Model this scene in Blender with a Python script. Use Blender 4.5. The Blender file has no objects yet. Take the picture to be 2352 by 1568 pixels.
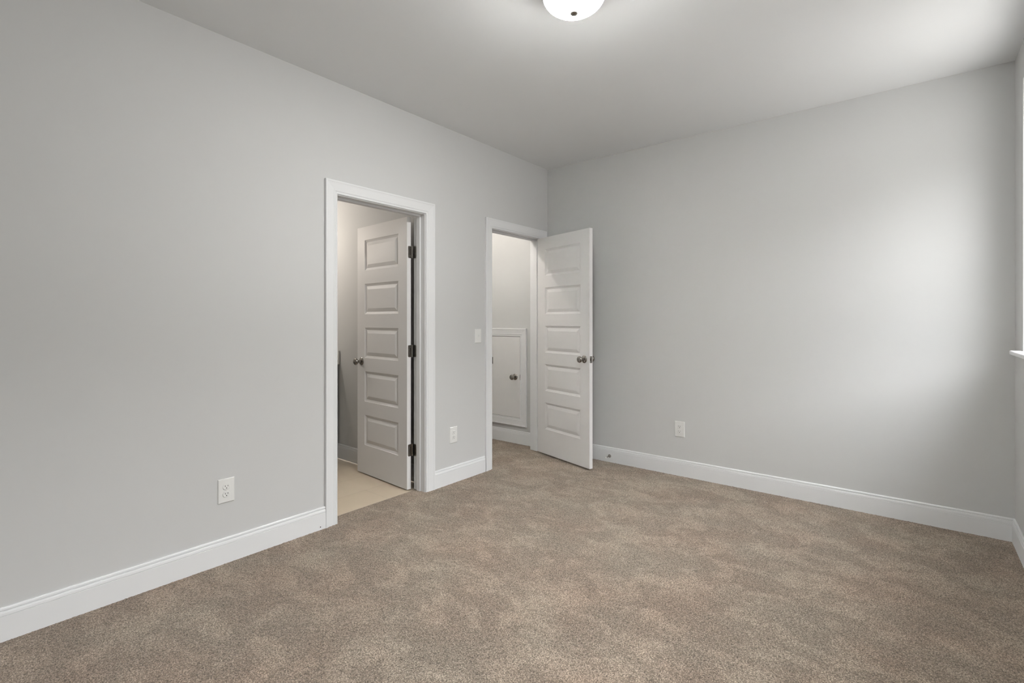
import bpy, bmesh, math, random
import numpy as np
from mathutils import Vector, Matrix

# ------------------------------------------------------------------ camera, world, lights, exposure
scene = bpy.context.scene
COL = scene.collection
H = 2.743          # ceiling height
W = 3.2432         # room width (door wall at x=0, window wall at x=W)
YF = -4.70         # wall behind the camera
WT = 0.12          # inner wall thickness
WR = 0.17          # outer (window) wall thickness

cam = bpy.data.cameras.new('camera')
cam.sensor_width = 36.0
cam.lens = 1138.42 / 2352 * 36.0
cam.shift_y = -(784 - 736.76) / 2352
cam.clip_start = 0.02
camo = bpy.data.objects.new('camera', cam)
camo.location = (2.7896, -4.0016, 1.2597)
camo.rotation_euler = (math.pi / 2, 0, 0.68)
COL.objects.link(camo)
scene.camera = camo

scene.view_settings.view_transform = 'Standard'
scene.view_settings.look = 'None'
scene.view_settings.gamma = 1.0
scene.view_settings.use_curve_mapping = False
scene.view_settings.exposure = 0.21

world = bpy.data.worlds.new('sky')
scene.world = world
world.use_nodes = True
wn, wl = world.node_tree.nodes, world.node_tree.links
wn.clear()
wout = wn.new('ShaderNodeOutputWorld')
wbg = wn.new('ShaderNodeBackground')
wtc = wn.new('ShaderNodeTexCoord')
wsep = wn.new('ShaderNodeSeparateXYZ')
wl.new(wtc.outputs['Generated'], wsep.inputs[0])


def wmath(op, a, b=None):
    x = wn.new('ShaderNodeMath')
    x.operation = op
    for i, v in enumerate((a, b)):
        if v is None:
            continue
        if isinstance(v, (int, float)):
            x.inputs[i].default_value = v
        else:
            wl.new(v, x.inputs[i])
    return x.outputs[0]


def wstep(src, lo, hi):
    r = wn.new('ShaderNodeMapRange')
    r.interpolation_type = 'SMOOTHSTEP'
    r.inputs['From Min'].default_value = lo
    r.inputs['From Max'].default_value = hi
    wl.new(src, r.inputs['Value'])
    return r.outputs[0]


# the outdoors as elevation bands: ground, dim tree line, sky, brighter sky overhead
#          ground  low   sky   overhead
SECTORS = ((4.3, 1.8, 21.0, 17.0),      # towards +y
           (4.2, 1.4, 11.5, 21.0))      # towards -y
TINTS = ((1.0, 0.985, 0.95), (1.0, 1.0, 0.97), (0.985, 1.0, 1.01), (0.97, 1.0, 1.03))
up = wstep(wsep.outputs['Z'], -0.03, 0.03)
sky = wstep(wsep.outputs['Z'], 0.26, 0.42)
high = wstep(wsep.outputs['Z'], 0.60, 0.80)
ypos = wstep(wsep.outputs['Y'], -0.3, 0.3)
bands = (wmath('SUBTRACT', 1.0, up), wmath('SUBTRACT', up, sky), wmath('SUBTRACT', sky, high), high)
sect = (ypos, wmath('SUBTRACT', 1.0, ypos))
chan = []
for c in range(3):
    tot = None
    for si in range(2):
        for bi in range(4):
            v = wmath('MULTIPLY', wmath('MULTIPLY', sect[si], bands[bi]), SECTORS[si][bi] * TINTS[bi][c])
            tot = v if tot is None else wmath('ADD', tot, v)
    chan.append(tot)
wcomb = wn.new('ShaderNodeCombineXYZ')
for c in range(3):
    wl.new(chan[c], wcomb.inputs[c])
wl.new(wcomb.outputs[0], wbg.inputs['Color'])
wbg.inputs['Strength'].default_value = 1.0
wl.new(wbg.outputs[0], wout.inputs['Surface'])

WINDOWS = ((-1.19, -0.265, 1.10, 2.54), (-3.85, -2.94, 1.10, 2.50))   # y0, y1, z0, z1 in the right wall


def lamp(name, kind, loc, rot=(0, 0, 0), **kw):
    l = bpy.data.lights.new(name, kind)
    for k, v in kw.items():
        setattr(l, k, v)
    o = bpy.data.objects.new(name, l)
    o.location = loc
    o.rotation_euler = rot
    COL.objects.link(o)
    return o


for y0, y1, z0, z1 in WINDOWS:            # portals guiding the daylight through each window
    p = lamp('window_portal', 'AREA', (W + WR + 0.03, (y0 + y1) / 2, (z0 + z1) / 2), (0, math.pi / 2, 0),
             shape='RECTANGLE', size=z1 - z0, size_y=y1 - y0)
    p.data.cycles.is_portal = True
WARM = (1.0, 0.93, 0.85)
lamp('closet_lamp', 'POINT', (-0.62, -1.00, 2.60), energy=21.0, color=WARM, shadow_soft_size=0.02)
lamp('bathroom_lamp', 'POINT', (-1.70, -2.05, 2.05), energy=15.0, color=(1.0, 0.90, 0.80), shadow_soft_size=0.06)
ROOM_LAMP = 410.0

# ------------------------------------------------------------------ materials


def mat(name, color, rough=0.5, metal=0.0, spec=0.5, noise=0.0, nscale=20.0, bump=0.0, bscale=200.0):
    m = bpy.data.materials.new(name)
    m.use_nodes = True
    n, l = m.node_tree.nodes, m.node_tree.links
    b = n['Principled BSDF']
    b.inputs['Base Color'].default_value = (*color, 1)
    b.inputs['Roughness'].default_value = rough
    b.inputs['Metallic'].default_value = metal
    b.inputs['Specular IOR Level'].default_value = spec
    tc = n.new('ShaderNodeTexCoord')
    if noise:
        t = n.new('ShaderNodeTexNoise')
        t.inputs['Scale'].default_value = nscale
        t.inputs['Detail'].default_value = 4
        l.new(tc.outputs['Object'], t.inputs['Vector'])
        r = n.new('ShaderNodeMapRange')
        r.inputs['To Min'].default_value = 1 - noise
        r.inputs['To Max'].default_value = 1 + noise
        l.new(t.outputs['Fac'], r.inputs['Value'])
        v = n.new('ShaderNodeVectorMath')
        v.operation = 'SCALE'
        v.inputs[0].default_value = color
        l.new(r.outputs[0], v.inputs['Scale'])
        l.new(v.outputs[0], b.inputs['Base Color'])
    if bump:
        t = n.new('ShaderNodeTexNoise')
        t.inputs['Scale'].default_value = bscale
        t.inputs['Detail'].default_value = 3
        l.new(tc.outputs['Object'], t.inputs['Vector'])
        bm = n.new('ShaderNodeBump')
        bm.inputs['Strength'].default_value = bump
        bm.inputs['Distance'].default_value = 0.001
        l.new(t.outputs['Fac'], bm.inputs['Height'])
        l.new(bm.outputs[0], b.inputs['Normal'])
    return m


M_WALL = mat('grey_wall_paint', (0.606, 0.609, 0.603), 0.75, spec=0.25, noise=0.012, nscale=2.0, bump=0.12, bscale=160)
M_CEIL = mat('white_ceiling_paint', (0.845, 0.855, 0.86), 0.9, spec=0.15, noise=0.01, nscale=3.0, bump=0.12, bscale=140)
M_TRIM = mat('white_trim_enamel', (0.775, 0.782, 0.787), 0.5, spec=0.3, noise=0.008, nscale=9.0)
M_DOOR = mat('white_door_enamel', (0.765, 0.757, 0.75), 0.5, spec=0.3, noise=0.008, nscale=12.0, bump=0.05, bscale=300)
M_NICKEL = mat('satin_nickel', (0.34, 0.32, 0.295), 0.19, metal=1.0, noise=0.05, nscale=60.0)
M_PLASTIC = mat('white_plastic', (0.78, 0.78, 0.76), 0.35, noise=0.005, nscale=40.0)
M_SLOT = mat('dark_slot', (0.03, 0.03, 0.03), 0.7, noise=0.05, nscale=50.0)
M_RUBBER = mat('white_rubber', (0.82, 0.82, 0.80), 0.6, noise=0.01, nscale=50.0)
M_CAB = mat('grey_cabinet_paint', (0.36, 0.36, 0.35), 0.45, noise=0.02, nscale=12.0)
M_COUNTER = mat('white_cultured_marble', (0.74, 0.73, 0.70), 0.2, noise=0.04, nscale=5.0)
M_GLASS = bpy.data.materials.new('window_glass')
M_GLASS.use_nodes = True
_n, _l = M_GLASS.node_tree.nodes, M_GLASS.node_tree.links
_n.clear()
_o = _n.new('ShaderNodeOutputMaterial')
_t = _n.new('ShaderNodeBsdfTransparent')
_g = _n.new('ShaderNodeBsdfGlossy')
_g.inputs['Roughness'].default_value = 0.02
_m = _n.new('ShaderNodeMixShader')
_f = _n.new('ShaderNodeLayerWeight')
_f.inputs['Blend'].default_value = 0.5
_p = _n.new('ShaderNodeMath')
_p.operation = 'POWER'
_p.inputs[1].default_value = 5.0
_q = _n.new('ShaderNodeMath')
_q.operation = 'MULTIPLY_ADD'
_q.inputs[1].default_value = 0.9
_q.inputs[2].default_value = 0.04
_l.new(_f.outputs['Facing'], _p.inputs[0])
_l.new(_p.outputs[0], _q.inputs[0])
_l.new(_q.outputs[0], _m.inputs[0])
_l.new(_t.outputs[0], _m.inputs[1])
_l.new(_g.outputs[0], _m.inputs[2])
_l.new(_m.outputs[0], _o.inputs['Surface'])

M_SHADE = bpy.data.materials.new('frosted_lamp_glass')
M_SHADE.use_nodes = True
_n, _l = M_SHADE.node_tree.nodes, M_SHADE.node_tree.links
_n.clear()
_o = _n.new('ShaderNodeOutputMaterial')
_df = _n.new('ShaderNodeBsdfPrincipled')
_df.inputs['Base Color'].default_value = (0.88, 0.87, 0.85, 1)
_df.inputs['Roughness'].default_value = 0.3
_df.inputs['Emission Color'].default_value = (0.99, 0.985, 0.965, 1)
# opal glass glowing most where it faces down under the bulbs, faintly at its rim
_ge = _n.new('ShaderNodeNewGeometry')
_sx = _n.new('ShaderNodeSeparateXYZ')
_l.new(_ge.outputs['Normal'], _sx.inputs[0])
_n1 = _n.new('ShaderNodeMath')
_n1.operation = 'MULTIPLY'
_n1.inputs[1].default_value = -1.0
_n1.use_clamp = True
_l.new(_sx.outputs['Z'], _n1.inputs[0])
_n2 = _n.new('ShaderNodeMath')
_n2.operation = 'POWER'
_n2.inputs[1].default_value = 3.8
_l.new(_n1.outputs[0], _n2.inputs[0])
_n3 = _n.new('ShaderNodeMath')
_n3.operation = 'MULTIPLY_ADD'
_n3.inputs[1].default_value = ROOM_LAMP
_n3.inputs[2].default_value = 0.75
_l.new(_n2.outputs[0], _n3.inputs[0])
_l.new(_n3.outputs[0], _df.inputs['Emission Strength'])
_l.new(_df.outputs[0], _o.inputs['Surface'])


def carpet_material():
    m = bpy.data.materials.new('beige_cut_pile_carpet')
    m.use_nodes = True
    n, l = m.node_tree.nodes, m.node_tree.links
    b = n['Principled BSDF']
    b.inputs['Roughness'].default_value = 0.95
    b.inputs['Specular IOR Level'].default_value = 0.08
    b.inputs['Sheen Weight'].default_value = 0.25
    b.inputs['Sheen Roughness'].default_value = 0.5
    b.inputs['Sheen Tint'].default_value = (0.9, 0.82, 0.74, 1)
    tc = n.new('ShaderNodeTexCoord')

    def tex(scale, detail, rough=0.55, dist=0.0, stretch=None):
        t = n.new('ShaderNodeTexNoise')
        t.inputs['Scale'].default_value = scale
        t.inputs['Detail'].default_value = detail
        t.inputs['Roughness'].default_value = rough
        t.inputs['Distortion'].default_value = dist
        if stretch:
            mp = n.new('ShaderNodeMapping')
            mp.inputs['Scale'].default_value = stretch
            mp.inputs['Rotation'].default_value = (0, 0, 0.5)
            l.new(tc.outputs['Object'], mp.inputs[0])
            l.new(mp.outputs[0], t.inputs['Vector'])
        else:
            l.new(tc.outputs['Object'], t.inputs['Vector'])
        return t.outputs['Fac']

    def mr(src, a0, a1, b0, b1, smooth=False):
        r = n.new('ShaderNodeMapRange')
        if smooth:
            r.interpolation_type = 'SMOOTHSTEP'
        for k, v in zip(('From Min', 'From Max', 'To Min', 'To Max'), (a0, a1, b0, b1)):
            r.inputs[k].default_value = v
        l.new(src, r.inputs['Value'])
        return r.outputs[0]

    def mul(a, c):
        x = n.new('ShaderNodeMath')
        x.operation = 'MULTIPLY'
        l.new(a, x.inputs[0])
        l.new(c, x.inputs[1])
        return x.outputs[0]
    tuft = tex(210, 3, 0.6)                      # tufts
    vor = n.new('ShaderNodeTexVoronoi')
    vor.feature = 'F1'
    vor.inputs['Scale'].default_value = 175
    l.new(tc.outputs['Object'], vor.inputs['Vector'])
    cell = vor.outputs['Distance']
    fine = tex(420, 2, 0.6)
    nap = tex(4.2, 5, 0.6, 0.9, (1.0, 1.35, 1.0))   # brushed nap, foot and vacuum marks
    broad = tex(1.1, 2)
    f1 = mul(mr(tuft, 0.37, 0.61, 0.50, 1.32), mr(cell, 0.12, 0.72, 1.20, 0.55))
    f2 = mr(fine, 0.3, 0.7, 0.86, 1.14)
    f3 = mr(nap, 0.42, 0.64, 0.88, 1.20, True)
    f4 = mr(broad, 0.3, 0.7, 0.95, 1.05)
    f = mul(mul(f1, f2), mul(f3, f4))
    hue = n.new('ShaderNodeMix')
    hue.data_type = 'RGBA'
    hue.inputs['A'].default_value = (0.345, 0.268, 0.208, 1)
    hue.inputs['B'].default_value = (0.346, 0.290, 0.230, 1)
    l.new(mr(tex(2.3, 3), 0.35, 0.65, 0, 1), hue.inputs['Factor'])
    v = n.new('ShaderNodeVectorMath')
    v.operation = 'SCALE'
    l.new(hue.outputs['Result'], v.inputs[0])
    l.new(f, v.inputs['Scale'])
    l.new(v.outputs[0], b.inputs['Base Color'])
    bp = n.new('ShaderNodeBump')
    bp.inputs['Strength'].default_value = 0.9
    bp.inputs['Distance'].default_value = 0.004
    l.new(tuft, bp.inputs['Height'])
    l.new(bp.outputs[0], b.inputs['Normal'])
    return m


M_CARPET = carpet_material()


def tile_material(xo, yo):
    m = bpy.data.materials.new('beige_floor_tile')
    m.use_nodes = True
    n, l = m.node_tree.nodes, m.node_tree.links
    b = n['Principled BSDF']
    b.inputs['Roughness'].default_value = 0.35
    tc = n.new('ShaderNodeTexCoord')
    sp = n.new('ShaderNodeSeparateXYZ')
    ax_, ay_ = n.new('ShaderNodeMath'), n.new('ShaderNodeMath')
    ax_.inputs[1].default_value = xo
    ay_.inputs[1].default_value = yo
    mp = n.new('ShaderNodeCombineXYZ')
    l.new(tc.outputs['Object'], sp.inputs[0])
    l.new(sp.outputs['X'], ax_.inputs[0])
    l.new(sp.outputs['Y'], ay_.inputs[0])
    l.new(ay_.outputs[0], mp.inputs['X'])
    l.new(ax_.outputs[0], mp.inputs['Y'])
    br = n.new('ShaderNodeTexBrick')
    br.offset = 0.45
    br.inputs['Scale'].default_value = 1.0
    br.inputs['Brick Width'].default_value = 0.61
    br.inputs['Row Height'].default_value = 0.305
    br.inputs['Mortar Size'].default_value = 0.0018
    br.inputs['Mortar Smooth'].default_value = 0.2
    br.inputs['Color1'].default_value = (0.58, 0.49, 0.375, 1)
    br.inputs['Color2'].default_value = (0.60, 0.51, 0.395, 1)
    br.inputs['Mortar'].default_value = (0.47, 0.385, 0.29, 1)
    l.new(mp.outputs[0], br.inputs['Vector'])
    ns = n.new('ShaderNodeTexNoise')
    ns.inputs['Scale'].default_value = 7
    ns.inputs['Detail'].default_value = 5
    l.new(tc.outputs['Object'], ns.inputs['Vector'])
    r = n.new('ShaderNodeMapRange')
    r.inputs['To Min'].default_value = 0.94
    r.inputs['To Max'].default_value = 1.06
    l.new(ns.outputs['Fac'], r.inputs['Value'])
    v = n.new('ShaderNodeVectorMath')
    v.operation = 'SCALE'
    l.new(br.outputs['Color'], v.inputs[0])
    l.new(r.outputs[0], v.inputs['Scale'])
    l.new(v.outputs[0], b.inputs['Base Color'])
    return m


# ------------------------------------------------------------------ mesh helpers


class MB:
    def __init__(self):
        self.v, self.f = [], []

    def quad(self, *p):
        i = len(self.v)
        self.v += [tuple(q) for q in p]
        self.f.append(tuple(range(i, i + len(p))))

    def box(self, x0, x1, y0, y1, z0, z1):
        i = len(self.v)
        self.v += [(x0, y0, z0), (x1, y0, z0), (x1, y1, z0), (x0, y1, z0),
                   (x0, y0, z1), (x1, y0, z1), (x1, y1, z1), (x0, y1, z1)]
        self.f += [tuple(i + k for k in q) for q in
                   ((0, 3, 2, 1), (4, 5, 6, 7), (0, 1, 5, 4), (1, 2, 6, 5), (2, 3, 7, 6), (3, 0, 4, 7))]
        return self

    def loops(self, loops, close=True, cap=True):
        """skin between equally long loops of points"""
        base = len(self.v)
        n = len(loops[0])
        for lp in loops:
            self.v += [tuple(p) for p in lp]
        for a in range(len(loops) - 1):
            for k in range(n if close else n - 1):
                k2 = (k + 1) % n
                self.f.append((base + a * n + k, base + a * n + k2, base + (a + 1) * n + k2, base + (a + 1) * n + k))
        if cap:
            self.f.append(tuple(base + k for k in range(n))[::-1])
            self.f.append(tuple(base + (len(loops) - 1) * n + k for k in range(n)))
        return self

    def lathe(self, prof, origin=(0, 0, 0), axis=(0, 0, 1), seg=40, cap=True):
        """prof: (radius, height along axis)"""
        ax = Vector(axis).normalized()
        t = Vector((0, 0, 1)) if abs(ax.z) < 0.9 else Vector((1, 0, 0))
        u = ax.cross(t).normalized()
        w = ax.cross(u)
        o = Vector(origin)
        lps = []
        for r, h in prof:
            lps.append([o + ax * h + (u * math.cos(2 * math.pi * k / seg) + w * math.sin(2 * math.pi * k / seg)) * r
                        for k in range(seg)])
        return self.loops(lps, True, cap)

    def obj(self, name, material, parent=None, smooth=False, bevel=0.0, fixn=True):
        me = bpy.data.meshes.new(name)
        me.from_pydata(self.v, [], self.f)
        me.validate()
        if fixn:
            bm = bmesh.new()
            bm.from_mesh(me)
            bmesh.ops.remove_doubles(bm, verts=bm.verts, dist=1e-5)
            bmesh.ops.recalc_face_normals(bm, faces=bm.faces)
            bm.to_mesh(me)
            bm.free()
        me.materials.append(material)
        if smooth:
            me.polygons.foreach_set('use_smooth', [True] * len(me.polygons))
            try:
                me.set_sharp_from_angle(angle=math.radians(40))
            except Exception:
                pass
        o = bpy.data.objects.new(name, me)
        COL.objects.link(o)
        if parent:
            o.parent = parent
        if bevel:
            b = o.modifiers.new('bevel', 'BEVEL')
            b.width = bevel
            b.segments = 2
            b.limit_method = 'ANGLE'
            b.angle_limit = math.radians(50)
        return o


def tag(o, label=None, cat=None, group=None, kind=None):
    if label:
        o['label'] = label
    if cat:
        o['category'] = cat
    if group:
        o['group'] = group
    if kind:
        o['kind'] = kind
    return o


def empty(name, loc, rotz=0.0):
    o = bpy.data.objects.new(name, None)
    o.location = loc
    o.rotation_euler = (0, 0, rotz)
    o.empty_display_size = 0.1
    COL.objects.link(o)
    return o


def struct(o, label, cat):
    return tag(o, label, cat, kind='structure')


# ------------------------------------------------------------------ openings and shell
CW = 0.082                     # casing width
D1 = (-2.283, -1.571)          # bathroom doorway, clear opening in y
D2 = (-0.826, -0.114)          # closet doorway
DH = 2.043                     # head of the clear opening
JT = 0.018                     # jamb thickness
BATH_X, BATH_Y0, BATH_Y1 = -1.90, -3.30, -1.45
CLO_X, CLO_Y0, CLO_Y1 = -1.32, -1.33, 0.0


def wall_x(mb, xa, xb, ya, yb, holes):
    """wall slab running along y with holes (y0,y1,z0,z1)"""
    y = ya
    for h0, h1, z0, z1 in sorted(holes):
        mb.box(xa, xb, y, h0, 0, H)
        if z0 > 0:
            mb.box(xa, xb, h0, h1, 0, z0)
        if z1 < H:
            mb.box(xa, xb, h0, h1, z1, H)
        y = h1
    mb.box(xa, xb, y, yb, 0, H)


m = MB()
wall_x(m, -WT, 0, YF, 0, [(D1[0] - JT, D1[1] + JT, 0, DH + JT), (D2[0] - JT, D2[1] + JT, 0, DH + JT)])
struct(m.obj('wall_left', M_WALL, fixn=False), 'pale grey painted wall with two doorways', 'wall')
m = MB()
m.box(CLO_X - WT, W + WR, 0, WT, 0, H)
struct(m.obj('wall_back', M_WALL, fixn=False), 'pale grey painted far wall with one outlet', 'wall')
m = MB()
wall_x(m, W, W + WR, YF, 0, WINDOWS)
struct(m.obj('wall_right', M_WALL, fixn=False), 'pale grey window wall at the right edge', 'wall')
m = MB()
m.box(-WT, W + WR, YF - WT, YF, 0, H)
struct(m.obj('wall_front', M_WALL, fixn=False), 'pale grey wall behind the camera', 'wall')
# bathroom and closet shells behind the door wall
m = MB()
m.box(BATH_X - WT, -WT, BATH_Y1, CLO_Y0, 0, H)
struct(m.obj('wall_bathroom', M_WALL, fixn=False), 'grey bathroom wall seen through the left doorway', 'wall')
m = MB()
m.box(BATH_X - WT, BATH_X, BATH_Y0, BATH_Y1, 0, H)
struct(m.obj('wall_bathroom_back', M_WALL, fixn=False), 'grey bathroom wall behind the vanity', 'wall')
m = MB()
m.box(BATH_X - WT, -WT, BATH_Y0 - WT, BATH_Y0, 0, H)
struct(m.obj('wall_bathroom_side', M_WALL, fixn=False), 'grey bathroom wall hidden left of its doorway', 'wall')
m = MB()
m.box(CLO_X - WT, CLO_X, CLO_Y0, CLO_Y1, 0, H)
struct(m.obj('wall_closet', M_WALL, fixn=False), 'grey closet side wall beyond the far doorway', 'wall')
m = MB()
m.box(BATH_X - WT, W + WR, YF - WT, WT, H, H + 0.1)
struct(m.obj('ceiling', M_CEIL, fixn=False), 'smooth white ceiling', 'ceiling')


# carpet: a fine uneven pile surface over the room, up to the bathroom threshold and into the closet
def carpet():
    m = MB()
    rng = np.random.default_rng(4)

    def patch(x0, x1, y0, y1, s, amp):
        nx, ny = int((x1 - x0) / s) + 1, int((y1 - y0) / s) + 1
        xs, ys = np.linspace(x0, x1, nx), np.linspace(y0, y1, ny)
        X, Y = np.meshgrid(xs, ys)
        jx = rng.uniform(-s * .3, s * .3, X.shape)
        jy = rng.uniform(-s * .3, s * .3, X.shape)
        jx[:, 0] = jx[:, -1] = 0
        jy[0, :] = jy[-1, :] = 0
        Z = rng.uniform(-amp, amp, X.shape)
        Z[0, :] = Z[-1, :] = Z[:, 0] = Z[:, -1] = 0
        V = np.stack([X + jx, Y + jy, Z], -1).reshape(-1, 3)
        i = np.arange(nx * ny).reshape(ny, nx)
        F = np.stack([i[:-1, :-1], i[:-1, 1:], i[1:, 1:], i[1:, :-1]], -1).reshape(-1, 4)
        return V, F
    parts = [patch(0.0, W, -4.0, 0.0, 0.006, 0.0022), patch(0, W, YF, -4.0, 0.03, 0.001),
             patch(-0.100, 0.0, D1[0], D1[1], 0.006, 0.0015),
             patch(-WT, 0.0, D2[0], D2[1], 0.006, 0.0022),
             patch(CLO_X, -WT, CLO_Y0, CLO_Y1, 0.008, 0.0022)]
    vs, fs, off = [], [], 0
    for V, F in parts:
        vs.append(V)
        fs.append(F + off)
        off += len(V)
    V, F = np.concatenate(vs), np.concatenate(fs)
    me = bpy.data.meshes.new('floor')
    me.vertices.add(len(V))
    me.vertices.foreach_set('co', V.astype(np.float32).ravel())
    me.loops.add(F.size)
    me.loops.foreach_set('vertex_index', F.astype(np.int32).ravel())
    me.polygons.add(len(F))
    me.polygons.foreach_set('loop_start', np.arange(0, F.size, 4, dtype=np.int32))
    me.polygons.foreach_set('use_smooth', np.ones(len(F), dtype=bool))
    me.update(calc_edges=True)
    me.materials.append(M_CARPET)
    o = bpy.data.objects.new('floor', me)
    COL.objects.link(o)
    return struct(o, 'beige cut pile carpet covering the room floor', 'carpet')


carpet()
m = MB()
m.box(-WT, W + WT, YF - WT, WT, -0.14, -0.012)
m.box(CLO_X - WT, -WT, CLO_Y0, WT, -0.14, -0.012)
struct(m.obj('subfloor', mat('plywood_subfloor', (0.35, 0.26, 0.16), 0.8, noise=0.1, nscale=6), fixn=False),
       'wooden subfloor under the carpet', 'floor')
m = MB()
m.box(BATH_X - WT, -0.100, BATH_Y0, D1[1], -0.012, -0.005)
m.box(BATH_X - WT, -WT, D1[1], BATH_Y1, -0.012, -0.005)
struct(m.obj('floor_bathroom', tile_material(0.395 + 3.05, 1.81 + 6.1 - 0.45 * 0.61), fixn=False),
       'beige rectangular tile floor through the left doorway', 'floor')

# ------------------------------------------------------------------ baseboards
BB = [(0.0, 0.0), (0.014, 0.0), (0.014, 0.098), (0.0118, 0.0985), (0.0118, 0.1000), (0.0134, 0.1015),
      (0.0124, 0.110), (0.0104, 0.1165), (0.0066, 0.1172), (0.0066, 0.1205), (0.0095, 0.122), (0.0085, 0.128),
      (0.0055, 0.132), (0.0, 0.132)]


def board(mb, a, b, n, ma=0.0, mb_=0.0):
    """baseboard from a to b (xy), n: unit normal into the room, ma/mb_: mitre factor at each end"""
    a, b, n = Vector(a), Vector(b), Vector(n)
    d = (b - a).normalized()
    l0 = [(*(a + n * t + d * t * ma), z) for t, z in BB]
    l1 = [(*(b + n * t - d * t * mb_), z) for t, z in BB]
    mb.loops([l0, l1])


m = MB()
board(m, (0, YF), (0, D1[0] - 0.087), (1, 0), 1, 0)
board(m, (0, D1[1] + 0.087), (0, D2[0] - 0.095), (1, 0), 0, 0)
bl = struct(m.obj('baseboard_left', M_TRIM), 'white moulded baseboard along the doorway wall', 'baseboard')
m = MB()
m.lathe([(0.0, 0), (0.0035, 0), (0.0035, 0.0006), (0, 0.0006)], (0.0137, -2.405, 0.018), (1, 0, 0), 12, False)
m.obj('nail_hole', M_SLOT, bl)
m = MB()
board(m, (0, 0), (W, 0), (0, -1), 1, 1)
struct(m.obj('baseboard_back', M_TRIM), 'white moulded baseboard along the far wall', 'baseboard')
m = MB()
board(m, (W, 0), (W, YF), (-1, 0), 1, 1)
struct(m.obj('baseboard_right', M_TRIM), 'white moulded baseboard under the window wall', 'baseboard')
m = MB()
board(m, (0, YF), (W, YF), (0, 1), 1, 1)
struct(m.obj('baseboard_front', M_TRIM), 'white baseboard on the wall behind the camera', 'baseboard')
m = MB()
board(m, (CLO_X, 0), (-WT, 0), (0, -1), 1, 1)
board(m, (CLO_X, CLO_Y0), (CLO_X, 0), (1, 0), 1, 1)
struct(m.obj('baseboard_closet', M_TRIM), 'white baseboard below the small access door', 'baseboard')
m = MB()
board(m, (-1.33, BATH_Y1), (-WT, BATH_Y1), (0, -1), 0, 1)
struct(m.obj('baseboard_bathroom', M_TRIM), 'white baseboard on the bathroom wall', 'baseboard')

# ------------------------------------------------------------------ casings and jambs
CASE = [(0.0, 0.0), (0.0, 0.0085), (0.003, 0.0105), (0.010, 0.0105), (0.0115, 0.0085), (0.014, 0.0085),
        (0.0165, 0.0115), (0.024, 0.0130), (0.026, 0.0118), (0.029, 0.0122), (0.060, 0.0150), (0.066, 0.0160),
        (0.068, 0.0155), (0.070, 0.0172), (0.075, 0.0185), (0.080, 0.0180), (CW, 0.0160), (CW, 0.0)]


def casing3(mb, y0, y1, zt, to):
    """three sided casing round an opening, mitred at the head"""
    lps = [[], [], [], []]
    for w, h in CASE:
        lps[0].append(to(y0 - w, 0.0, h))
        lps[1].append(to(y0 - w, zt + w, h))
        lps[2].append(to(y1 + w, zt + w, h))
        lps[3].append(to(y1 + w, 0.0, h))
    mb.loops(lps)


def casing4(mb, y0, y1, z0, z1, to):
    lps = [[] for _ in range(5)]
    for w, h in CASE:
        for k, (a, b) in enumerate(((y0 - w, z0 - w), (y0 - w, z1 + w), (y1 + w, z1 + w), (y1 + w, z0 - w),
                                    (y0 - w, z0 - w))):
            lps[k].append(to(a, b, h))
    mb.loops(lps, cap=False)


def door_trim(name, D, stop_x0, stop_x1, label):
    y0, y1 = D
    r = empty(name, (0, (y0 + y1) / 2, 0))
    off = -(y0 + y1) / 2
    y0, y1 = y0 + off, y1 + off
    m = MB()
    casing3(m, y0 - .005, y1 + .005, DH + .005, lambda a, b, h: (h, a, b))
    m.obj('casing', M_TRIM, r)
    m = MB()
    casing3(m, y0 - .005, y1 + .005, DH + .005, lambda a, b, h: (-WT - h, a, b))
    m.obj('casing', M_TRIM, r)
    m = MB()
    m.box(-WT, 0, y0 - JT + .0005, y0, 0, DH)
    m.box(-WT, 0, y1, y1 + JT - .0005, 0, DH)
    m.box(-WT, 0, y0 - JT + .0005, y1 + JT - .0005, DH, DH + JT - .0005)
    m.obj('jamb', M_TRIM, r)
    m = MB()
    s = 0.011
    m.box(stop_x0, stop_x1, y0, y0 + s, 0, DH - s)
    m.box(stop_x0, stop_x1, y1 - s, y1, 0, DH - s)
    m.box(stop_x0, stop_x1, y0, y1, DH - s, DH)
    m.obj('stop', M_TRIM, r, bevel=0.002)
    struct(r, label, 'door frame')
    return r


t1 = door_trim('trim_1', D1, -0.083, -0.045, 'white moulded casing framing the bathroom doorway')
t2 = door_trim('trim_2', D2, -0.077, -0.039, 'white moulded casing framing the closet doorway by the corner')
m = MB()
yc = (D2[0] + D2[1]) / 2
m.box(-0.034, 0.0125, D2[0] - yc - 0.0002, D2[0] - yc + 0.0018, 0.896, 0.953)
m.obj('strike_plate', M_NICKEL, t2)

# ------------------------------------------------------------------ five panel doors


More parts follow.
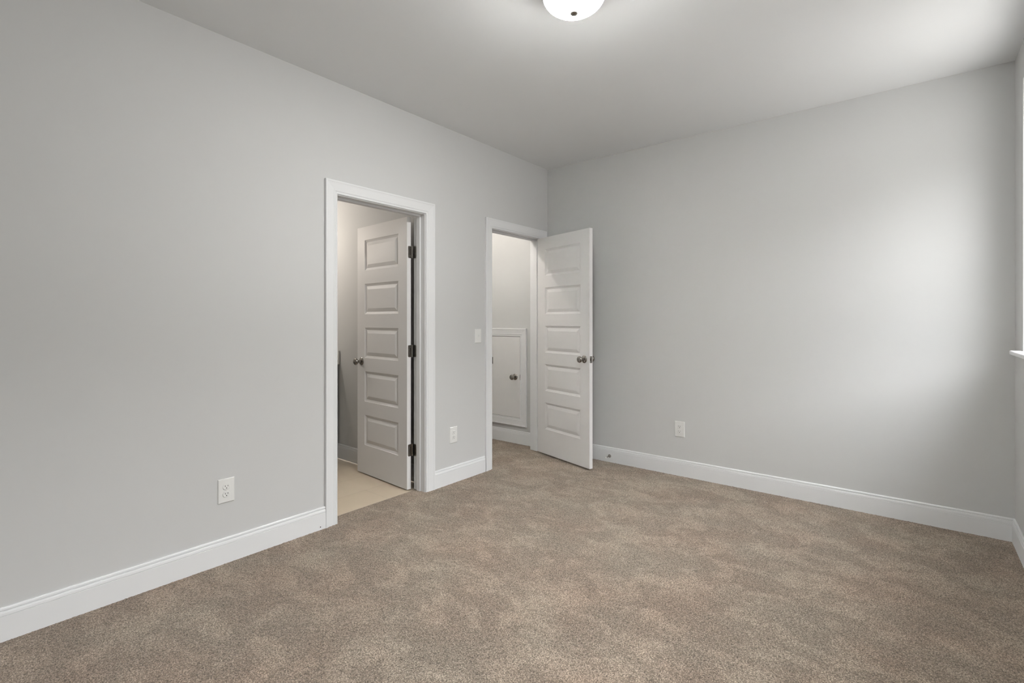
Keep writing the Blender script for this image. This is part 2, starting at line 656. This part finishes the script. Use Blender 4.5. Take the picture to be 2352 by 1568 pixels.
def leaf_mesh(w, h, T, stile=0.112, top=0.1115, ph=0.249, rail=0.1097):
    """local: x along width from the hinge, y thickness (0..T), z up"""
    m = MB()
    prof = [(0, 0), (0.003, 0.0035), (0.015, 0.0085), (0.0175, 0.0095), (0.0215, 0.0095), (0.023, 0.0082), (0.046, 0.0015), (0.048, 0.0012)]
    zs = []
    z = h - top
    for k in range(5):
        zs.append((z - ph, z))
        z -= ph + rail
    for side in (0, 1):
        def P(x, z, d):
            return (x, d if side == 0 else T - d, z)
        m.quad(P(0, 0, 0), P(stile, 0, 0), P(stile, h, 0), P(0, h, 0))
        m.quad(P(w - stile, 0, 0), P(w, 0, 0), P(w, h, 0), P(w - stile, h, 0))
        edges = [h] + [e for a, b in zs for e in (b, a)] + [0]
        for k in range(0, len(edges), 2):
            m.quad(P(stile, edges[k + 1], 0), P(w - stile, edges[k + 1], 0), P(w - stile, edges[k], 0), P(stile, edges[k], 0))
        for a, b in zs:
            lp = []
            for i, d in prof:
                lp.append([P(stile + i, a + i, d), P(w - stile - i, a + i, d), P(w - stile - i, b - i, d), P(stile + i, b - i, d)])
            m.loops(lp, True, False)
            m.quad(*lp[-1])
    for x in (0, w):
        m.quad((x, 0, 0), (x, T, 0), (x, T, h), (x, 0, h))
    for z in (0, h):
        m.quad((0, 0, z), (w, 0, z), (w, T, z), (0, T, z))
    return m


KNOB = [(0.0, 0), (0.0325, 0), (0.0325, 0.003), (0.029, 0.007), (0.018, 0.010), (0.0115, 0.013), (0.0105, 0.030),
        (0.0125, 0.036), (0.021, 0.040), (0.0265, 0.047), (0.0280, 0.054), (0.0262, 0.061), (0.020, 0.066),
        (0.010, 0.0685), (0.0, 0.069)]


def knob(parent, origin, axis):
    m = MB()
    m.lathe(KNOB, origin, axis, 40, False)
    return m.obj('knob', M_NICKEL, parent, smooth=True)


def rrect(w, h, r, n=5):
    pts = []
    for cx, cy, a0 in ((w - r, h - r, 0), (r, h - r, 90), (r, r, 180), (w - r, r, 270)):
        for k in range(n + 1):
            a = math.radians(a0 + 90 * k / n)
            pts.append((cx + r * math.cos(a), cy + r * math.sin(a)))
    return pts


def hinge(parent, z, T, jamb_dir, gap):
    """hinge at the pivot (local origin of the door). One plate on the door edge, one on the jamb."""
    m = MB()
    hh = 0.089
    segs = 3
    for k in range(5):       # knuckles
        z0 = z - hh / 2 + k * hh / 5
        m.lathe([(0, 0), (0.0058, 0.0004), (0.0058, hh / 5 - .0004), (0, hh / 5)], (0, 0, z0), (0, 0, 1), 14, False)
    m.lathe([(0, 0), (0.0045, 0), (0.0045, 0.003), (0, 0.005)], (0, 0, z + hh / 2), (0, 0, 1), 14, False)
    # door edge plate lies on the leaf edge plane x=EDGE, spans thickness
    pts = rrect(0.032, hh, 0.008)
    m.loops([[(x, 0.003 + a, z - hh / 2 + b) for a, b in pts] for x in (0.0022, 0.0042)])
    # jamb plate, turned back from the knuckle onto the jamb face
    R = Matrix.Rotation(jamb_dir, 3, 'Z')
    lps = []
    for q in (gap - 0.0018, gap - 0.0003):
        lps.append([R @ Vector((-0.001 - a, -q, z - hh / 2 + b)) for a, b in pts])
    m.loops(lps)
    h = m.obj('hinge', M_NICKEL, parent, smooth=True)
    s = MB()
    for a, b in ((0.012, 0.016), (0.024, 0.030), (0.012, 0.073), (0.024, 0.059)):
        s.lathe([(0, 0), (0.0036, 0), (0.003, 0.0006), (0, 0.0006)], (0.0021, 0.003 + a, z - hh / 2 + b), (-1, 0, 0), 10, False)
    s.obj('screws', mat('screw_nickel', (0.25, 0.24, 0.22), 0.4, metal=1.0, noise=.05), h)
    return h


def door(name, pivot, ang, w, z0, h, T, flip, knob_z, label):
    """ang: world direction of the leaf; flip=+1/-1 gives the side on which the thickness lies"""
    r = empty(name, (pivot[0], pivot[1], 0), ang)
    lm = leaf_mesh(w, h, T)
    # leaf lies on local +y if flip>0, else local -y; 8 mm off the pivot
    lm.v = [(x + 0.004, (y + 0.008) * flip, z + z0) for x, y, z in lm.v]
    leaf = lm.obj('leaf', M_DOOR, r)
    kx = w - 0.060
    knob(r, (kx, 0.008 * flip, knob_z), (0, -flip, 0))
    knob(r, (kx, (0.008 + T) * flip, knob_z), (0, flip, 0))
    m = MB()
    yc = (0.008 + T / 2) * flip
    m.loops([[(x, yc - 0.0127 + a, knob_z - 0.0285 + b) for a, b in rrect(0.0254, 0.057, 0.003)] for x in (w + 0.0035, w + 0.0048)])
    m.loops([[(x, yc + s * 0.006, knob_z + t * 0.011) for s, t in ((-1, -1), (1 if x < w + .01 else -.2, -1), (1 if x < w + .01 else -.2, 1), (-1, 1))] for x in (w + 0.0045, w + 0.0140)])
    m.obj('latch', M_NICKEL, r)
    return r


def hinges(r, zs, flip, jamb_dir, gap):
    for z in zs:
        h = hinge(r, z, 0.035, jamb_dir, gap)
        if flip < 0:
            for me_o in (h, h.children[0]):
                for v in me_o.data.vertices:
                    v.co.y = -v.co.y
                me_o.data.flip_normals()


# bathroom door: swings away from the room, pivot on the bathroom side of the frame
A1 = math.radians(93.6)
t_ = A1
ang1 = math.atan2(-math.cos(t_), -math.sin(t_))
d1 = door('door_1', (-WT - 0.008, D1[1] - 0.013), ang1, 0.700, 0.004, 2.030, 0.035, +1, 0.925,
          'white five panel door standing open into the bathroom')
hinges(d1, (1.774, 1.034, 0.294), +1, -math.radians(3.6), 0.013)
struct(d1, 'white five panel door standing open into the bathroom', 'door')
# closet door: swings into the room
A2 = math.radians(74)
ang2 = math.atan2(-math.cos(A2), math.sin(A2))
d2 = door('door_2', (0.008, D2[1] - 0.006), ang2, 0.707, 0.016, 2.026, 0.035, -1, 0.934,
          'white five panel door opened out toward the room corner')
hinges(d2, (1.774, 1.034, 0.294), -1, math.radians(-16), 0.006)
struct(d2, 'white five panel door opened out into the room by the corner', 'door')

# small access door in the closet's end wall
AX0, AX1, AZ0, AZ1 = -1.02, -0.333, 0.262, 1.100
r = empty('trim_3', (0, 0, 0))
m = MB()
casing4(m, AX0, AX1, AZ0, AZ1, lambda a, b, h: (a, -h, b))
m.obj('casing', M_TRIM, r)
struct(r, 'white moulded frame round the small access door', 'door frame')
r = empty('door_3', ((AX0 + AX1) / 2, 0, AZ0))
m = MB()
hw = (AX1 - AX0) / 2
m.box(-hw + .004, hw - .004, -0.007, -0.0005, 0.004, AZ1 - AZ0 - .004)
m.obj('leaf', M_DOOR, r)
m = MB()
m.quad((-hw, -0.0006, 0), (hw, -0.0006, 0), (hw, -0.0006, AZ1 - AZ0), (-hw, -0.0006, AZ1 - AZ0))
m.box(-hw, hw, -0.0008, -0.0004, 0.0, AZ1 - AZ0)
m.obj('door_gap', M_SLOT, r)
k = knob(r, (hw - 0.066, -0.007, 0.683 - AZ0), (0, -1, 0))
m = MB()
m.box(hw - .005, hw + .001, -0.0085, -0.002, 0.683 - AZ0 - .028, 0.683 - AZ0 + .028)
m.obj('strike_plate', M_NICKEL, r)
struct(r, 'small flat white access door with a round knob inside the closet', 'door')

# ------------------------------------------------------------------ windows


def window(name, loc, rotz, w, h, label):
    """double hung window; local +x points outdoors, y runs along the wall, z=0 is the sill"""
    r = empty(name, loc, rotz)
    m = MB()
    f = 0.035
    m.box(0.120, WR, -w / 2, -w / 2 + f, 0, h)
    m.box(0.120, WR, w / 2 - f, w / 2, 0, h)
    m.box(0.120, WR, -w / 2, w / 2, 0, f)
    m.box(0.120, WR, -w / 2, w / 2, h - f, h)
    m.obj('window_frame', M_TRIM, r, bevel=0.002)
    for (b0, b1, x0) in ((f, h / 2 + .02, 0.126), (h / 2 - .02, h - f, 0.145)):
        s = MB()
        g = 0.032
        a0, a1 = -w / 2 + f, w / 2 - f
        s.box(x0, x0 + .018, a0, a0 + g, b0, b1)
        s.box(x0, x0 + .018, a1 - g, a1, b0, b1)
        s.box(x0, x0 + .018, a0, a1, b0, b0 + g)
        s.box(x0, x0 + .018, a0, a1, b1 - g, b1)
        so = s.obj('sash', M_TRIM, r, bevel=0.002)
        p = MB()
        p.box(x0 + .007, x0 + .011, a0 + g, a1 - g, b0 + g, b1 - g)
        p.obj('pane', M_GLASS, so)
    m = MB()
    m.box(-0.048, 0.0, -w / 2 - 0.04, w / 2 + 0.04, -0.022, 0.0)
    m.box(0.0, 0.123, -w / 2, w / 2, -0.022, 0.0)
    m.obj('sill', M_TRIM, r, bevel=0.005)
    struct(r, label, 'window')


for name, (y0, y1, z0, z1), lab in zip(('window_1', 'window_2'), WINDOWS, (
        'white double hung window whose sill shows at the right edge',
        'white double hung window on the right wall, beside the camera')):
    window(name, (W, (y0 + y1) / 2, z0), 0, y1 - y0, z1 - z0, lab)
# ------------------------------------------------------------------ ceiling light
LX, LY = 1.651, -2.167
r = empty('ceiling_light', (LX, LY, H))
m = MB()
m.lathe([(0, 0), (0.150, 0), (0.150, -0.030), (0.146, -0.050), (0.143, -0.062), (0.137, -0.062), (0.136, -0.03), (0, -0.028)], seg=72, cap=False)
m.obj('mounting_pan', M_NICKEL, r, smooth=True)
m = MB()
R_, B_, Z_ = 0.136, 0.080, H - 2.672
outer = [(R_ * math.cos(t), -Z_ - B_ * math.sin(t)) for t in np.linspace(0, math.pi / 2, 22)]
outer[-1] = (0.0, -Z_ - B_)
inner = [(max(0.0, (R_ - .003) * math.cos(t)), -Z_ - (B_ - .003) * math.sin(t)) for t in np.linspace(math.pi / 2, 0, 22)]
m.lathe([(R_ - .003, -Z_ + .012), (R_, -Z_ + .012)] + outer, seg=72, cap=False)
m.obj('glass_shade', M_SHADE, r, smooth=True)
m = MB()
m.lathe([(0, 0.0), (0.0160, 0.0), (0.0172, -0.003), (0.0168, -0.006), (0.0140, -0.0095), (0.0075, -0.012), (0.0, -0.0125)],
        (0, 0, -Z_ - B_ + .001), seg=28, cap=False)
m.obj('finial', M_NICKEL, r, smooth=True)
tag(r, 'flush ceiling light with a frosted white glass bowl and nickel finial', 'ceiling light')
# ------------------------------------------------------------------ outlets, switch, door stop


def plate_mesh(w, h, t=0.0055, bev=0.003):
    m = MB()
    m.loops([[(x, 0, z) for x, z in ((-w / 2, -h / 2), (w / 2, -h / 2), (w / 2, h / 2), (-w / 2, h / 2))],
             [(x, -t * .45, z) for x, z in ((-w / 2, -h / 2), (w / 2, -h / 2), (w / 2, h / 2), (-w / 2, h / 2))],
             [(x, -t, z) for x, z in ((-w / 2 + bev, -h / 2 + bev), (w / 2 - bev, -h / 2 + bev), (w / 2 - bev, h / 2 - bev), (-w / 2 + bev, h / 2 - bev))]])
    return m


def outlet_proto():
    """faces local -y; plate back on the wall at y=0, base point at the plate centre"""
    r = empty('electrical_outlet', (0, 0, 0))
    plate_mesh(0.080, 0.125).obj('cover_plate', M_PLASTIC, r)
    for s in (1, -1):
        m = MB()
        cz = s * 0.0195
        pts = []
        for k in range(40):
            a = 2 * math.pi * k / 40
            x, z = 0.0172 * math.cos(a), 0.0172 * math.sin(a)
            pts.append((x, max(-0.0143, min(0.0143, z)) + cz))
        m.loops([[(x, -0.005, z) for x, z in pts], [(x, -0.0072, z) for x, z in pts],
                 [(x * .94, -0.0082, cz + (z - cz) * .94) for x, z in pts]])
        f = m.obj('receptacle', M_PLASTIC, r)
        m = MB()
        m.box(-0.0075, -0.0052, -0.0086, -0.0080, cz + .0005, cz + 0.0085)
        m.box(0.0052, 0.0075, -0.0086, -0.0080, cz + .0015, cz + 0.0080)
        m.lathe([(0, 0), (0.0027, 0), (0.0027, 0.0005), (0, 0.0005)], (0, -0.0081, cz - 0.0065), (0, -1, 0), 14, False)
        m.obj('slots', M_SLOT, f)
    m = MB()
    m.lathe([(0, 0), (0.0033, 0), (0.0028, 0.0012), (0, 0.0014)], (0, -0.0053, 0), (0, -1, 0), 14, False)
    m.obj('screw', M_PLASTIC, r)
    return r


def copy_tree(o, parent=None):
    c = o.copy()
    COL.objects.link(c)
    if parent:
        c.parent = parent
    for ch in list(o.children):
        copy_tree(ch, c)
    return c


proto = outlet_proto()
for i, (loc, rz, lab) in enumerate((
        ((0.0, -2.928, 0.376), math.pi / 2, 'white wall outlet left of the bathroom door'),
        ((0.0, -1.281, 0.371), math.pi / 2, 'white wall outlet between the two doorways'),
        ((1.313, 0.0, 0.379), 0.0, 'white wall outlet on the far wall'))):
    o = proto if i == 0 else copy_tree(proto)
    o.location = loc
    o.rotation_euler.z = rz
    tag(o, lab, 'outlet', 'duplex wall outlets')

r = empty('light_switch', (0, -1.001, 1.137), math.pi / 2)
plate_mesh(0.075, 0.117).obj('cover_plate', M_PLASTIC, r)
m = MB()
m.loops([[(-.0050, -.0050, -.012), (.0050, -.0050, -.012), (.0050, -.0050, .012), (-.0050, -.0050, .012)],
         [(-.0050, -.0070, -.012), (.0050, -.0070, -.012), (.0050, -.0070, .012), (-.0050, -.0070, .012)]])
m.loops([[(-.0040, -.0060, -.005), (.0040, -.0060, -.005), (.0040, -.0060, .006), (-.0040, -.0060, .006)],
         [(-.0034, -.0150, .0035), (.0034, -.0150, .0035), (.0034, -.0150, .0105), (-.0034, -.0150, .0105)]])
m.obj('toggle', M_PLASTIC, r)
for z in (-0.030, 0.030):
    m = MB()
    m.lathe([(0, 0), (0.0032, 0), (0.0028, 0.001), (0, 0.0012)], (0, -0.0053, z), (0, -1, 0), 12, False)
    m.obj('screw', M_PLASTIC, r)
tag(r, 'white toggle light switch left of the closet doorway', 'light switch')

r = empty('door_stop', (0.685, -0.014, 0.055))
m = MB()
m.lathe([(0, 0), (0.0150, 0), (0.0150, 0.003), (0.0095, 0.012), (0.0060, 0.018), (0, 0.018)], (0, 0.0005, 0), (0, -1, 0), 24, False)
m.obj('base', M_NICKEL, r, smooth=True)
m = MB()
m.lathe([(0, 0.012), (0.0042, 0.012), (0.0042, 0.066), (0, 0.066)], (0, 0, 0), (0, -1, 0), 18, False)
m.obj('rod', M_NICKEL, r, smooth=True)
m = MB()
m.lathe([(0, 0.064), (0.0058, 0.064), (0.0064, 0.068), (0.0062, 0.075), (0.0045, 0.078), (0, 0.0785)], (0, 0, 0), (0, -1, 0), 20, False)
m.obj('rubber_tip', M_RUBBER, r, smooth=True)
tag(r, 'nickel door stop with a white tip on the far baseboard', 'door stop')

# ------------------------------------------------------------------ bathroom vanity
VX1, VY0, VY1 = -1.335, -2.75, BATH_Y1 - 0.003
r = empty('bathroom_vanity', ((BATH_X + VX1) / 2, (VY0 + VY1) / 2, -0.005))
ox, oy, oz = r.location
m = MB()
m.box(BATH_X + .004 - ox, VX1 - ox, VY0 - oy, VY1 - oy, 0.10, 0.865)
m.box(BATH_X + .004 - ox, VX1 - 0.07 - ox, VY0 - oy, VY1 - oy, 0.0, 0.10)
m.obj('cabinet', M_CAB, r, bevel=0.002)
n_d = 3
dw = (VY1 - VY0) / n_d
for k in range(n_d):
    a, b = VY0 + k * dw + .012 - oy, VY0 + (k + 1) * dw - .012 - oy
    m = MB()
    m.box(VX1 - ox, VX1 + .018 - ox, a, b, 0.14, 0.84)
    dd = m.obj('cabinet_door', M_CAB, r, bevel=0.003)
    m = MB()
    m.lathe([(0, 0), (0.006, 0), (0.006, 0.014), (0.014, 0.018), (0.014, 0.024), (0, 0.028)], (VX1 + .018 - ox, b - .04, 0.76), (1, 0, 0), 18, False)
    m.obj('cabinet_knob', M_NICKEL, dd, smooth=True)
m = MB()
m.box(BATH_X + .004 - ox, VX1 + 0.025 - ox, VY0 - oy, VY1 - oy, 0.865, 0.892)
m.obj('countertop', M_COUNTER, r, bevel=0.003)
m = MB()
m.box(BATH_X + .02 - ox, VX1 + 0.025 - ox, VY1 - 0.019 - oy, VY1 - oy, 0.892, 0.992)
m.box(BATH_X + .004 - ox, BATH_X + 0.02 - ox, VY0 - oy, VY1 - oy, 0.892, 0.992)
m.obj('backsplash', M_COUNTER, r, bevel=0.002)
tag(r, 'grey bathroom vanity with a pale countertop behind the left door frame', 'vanity')
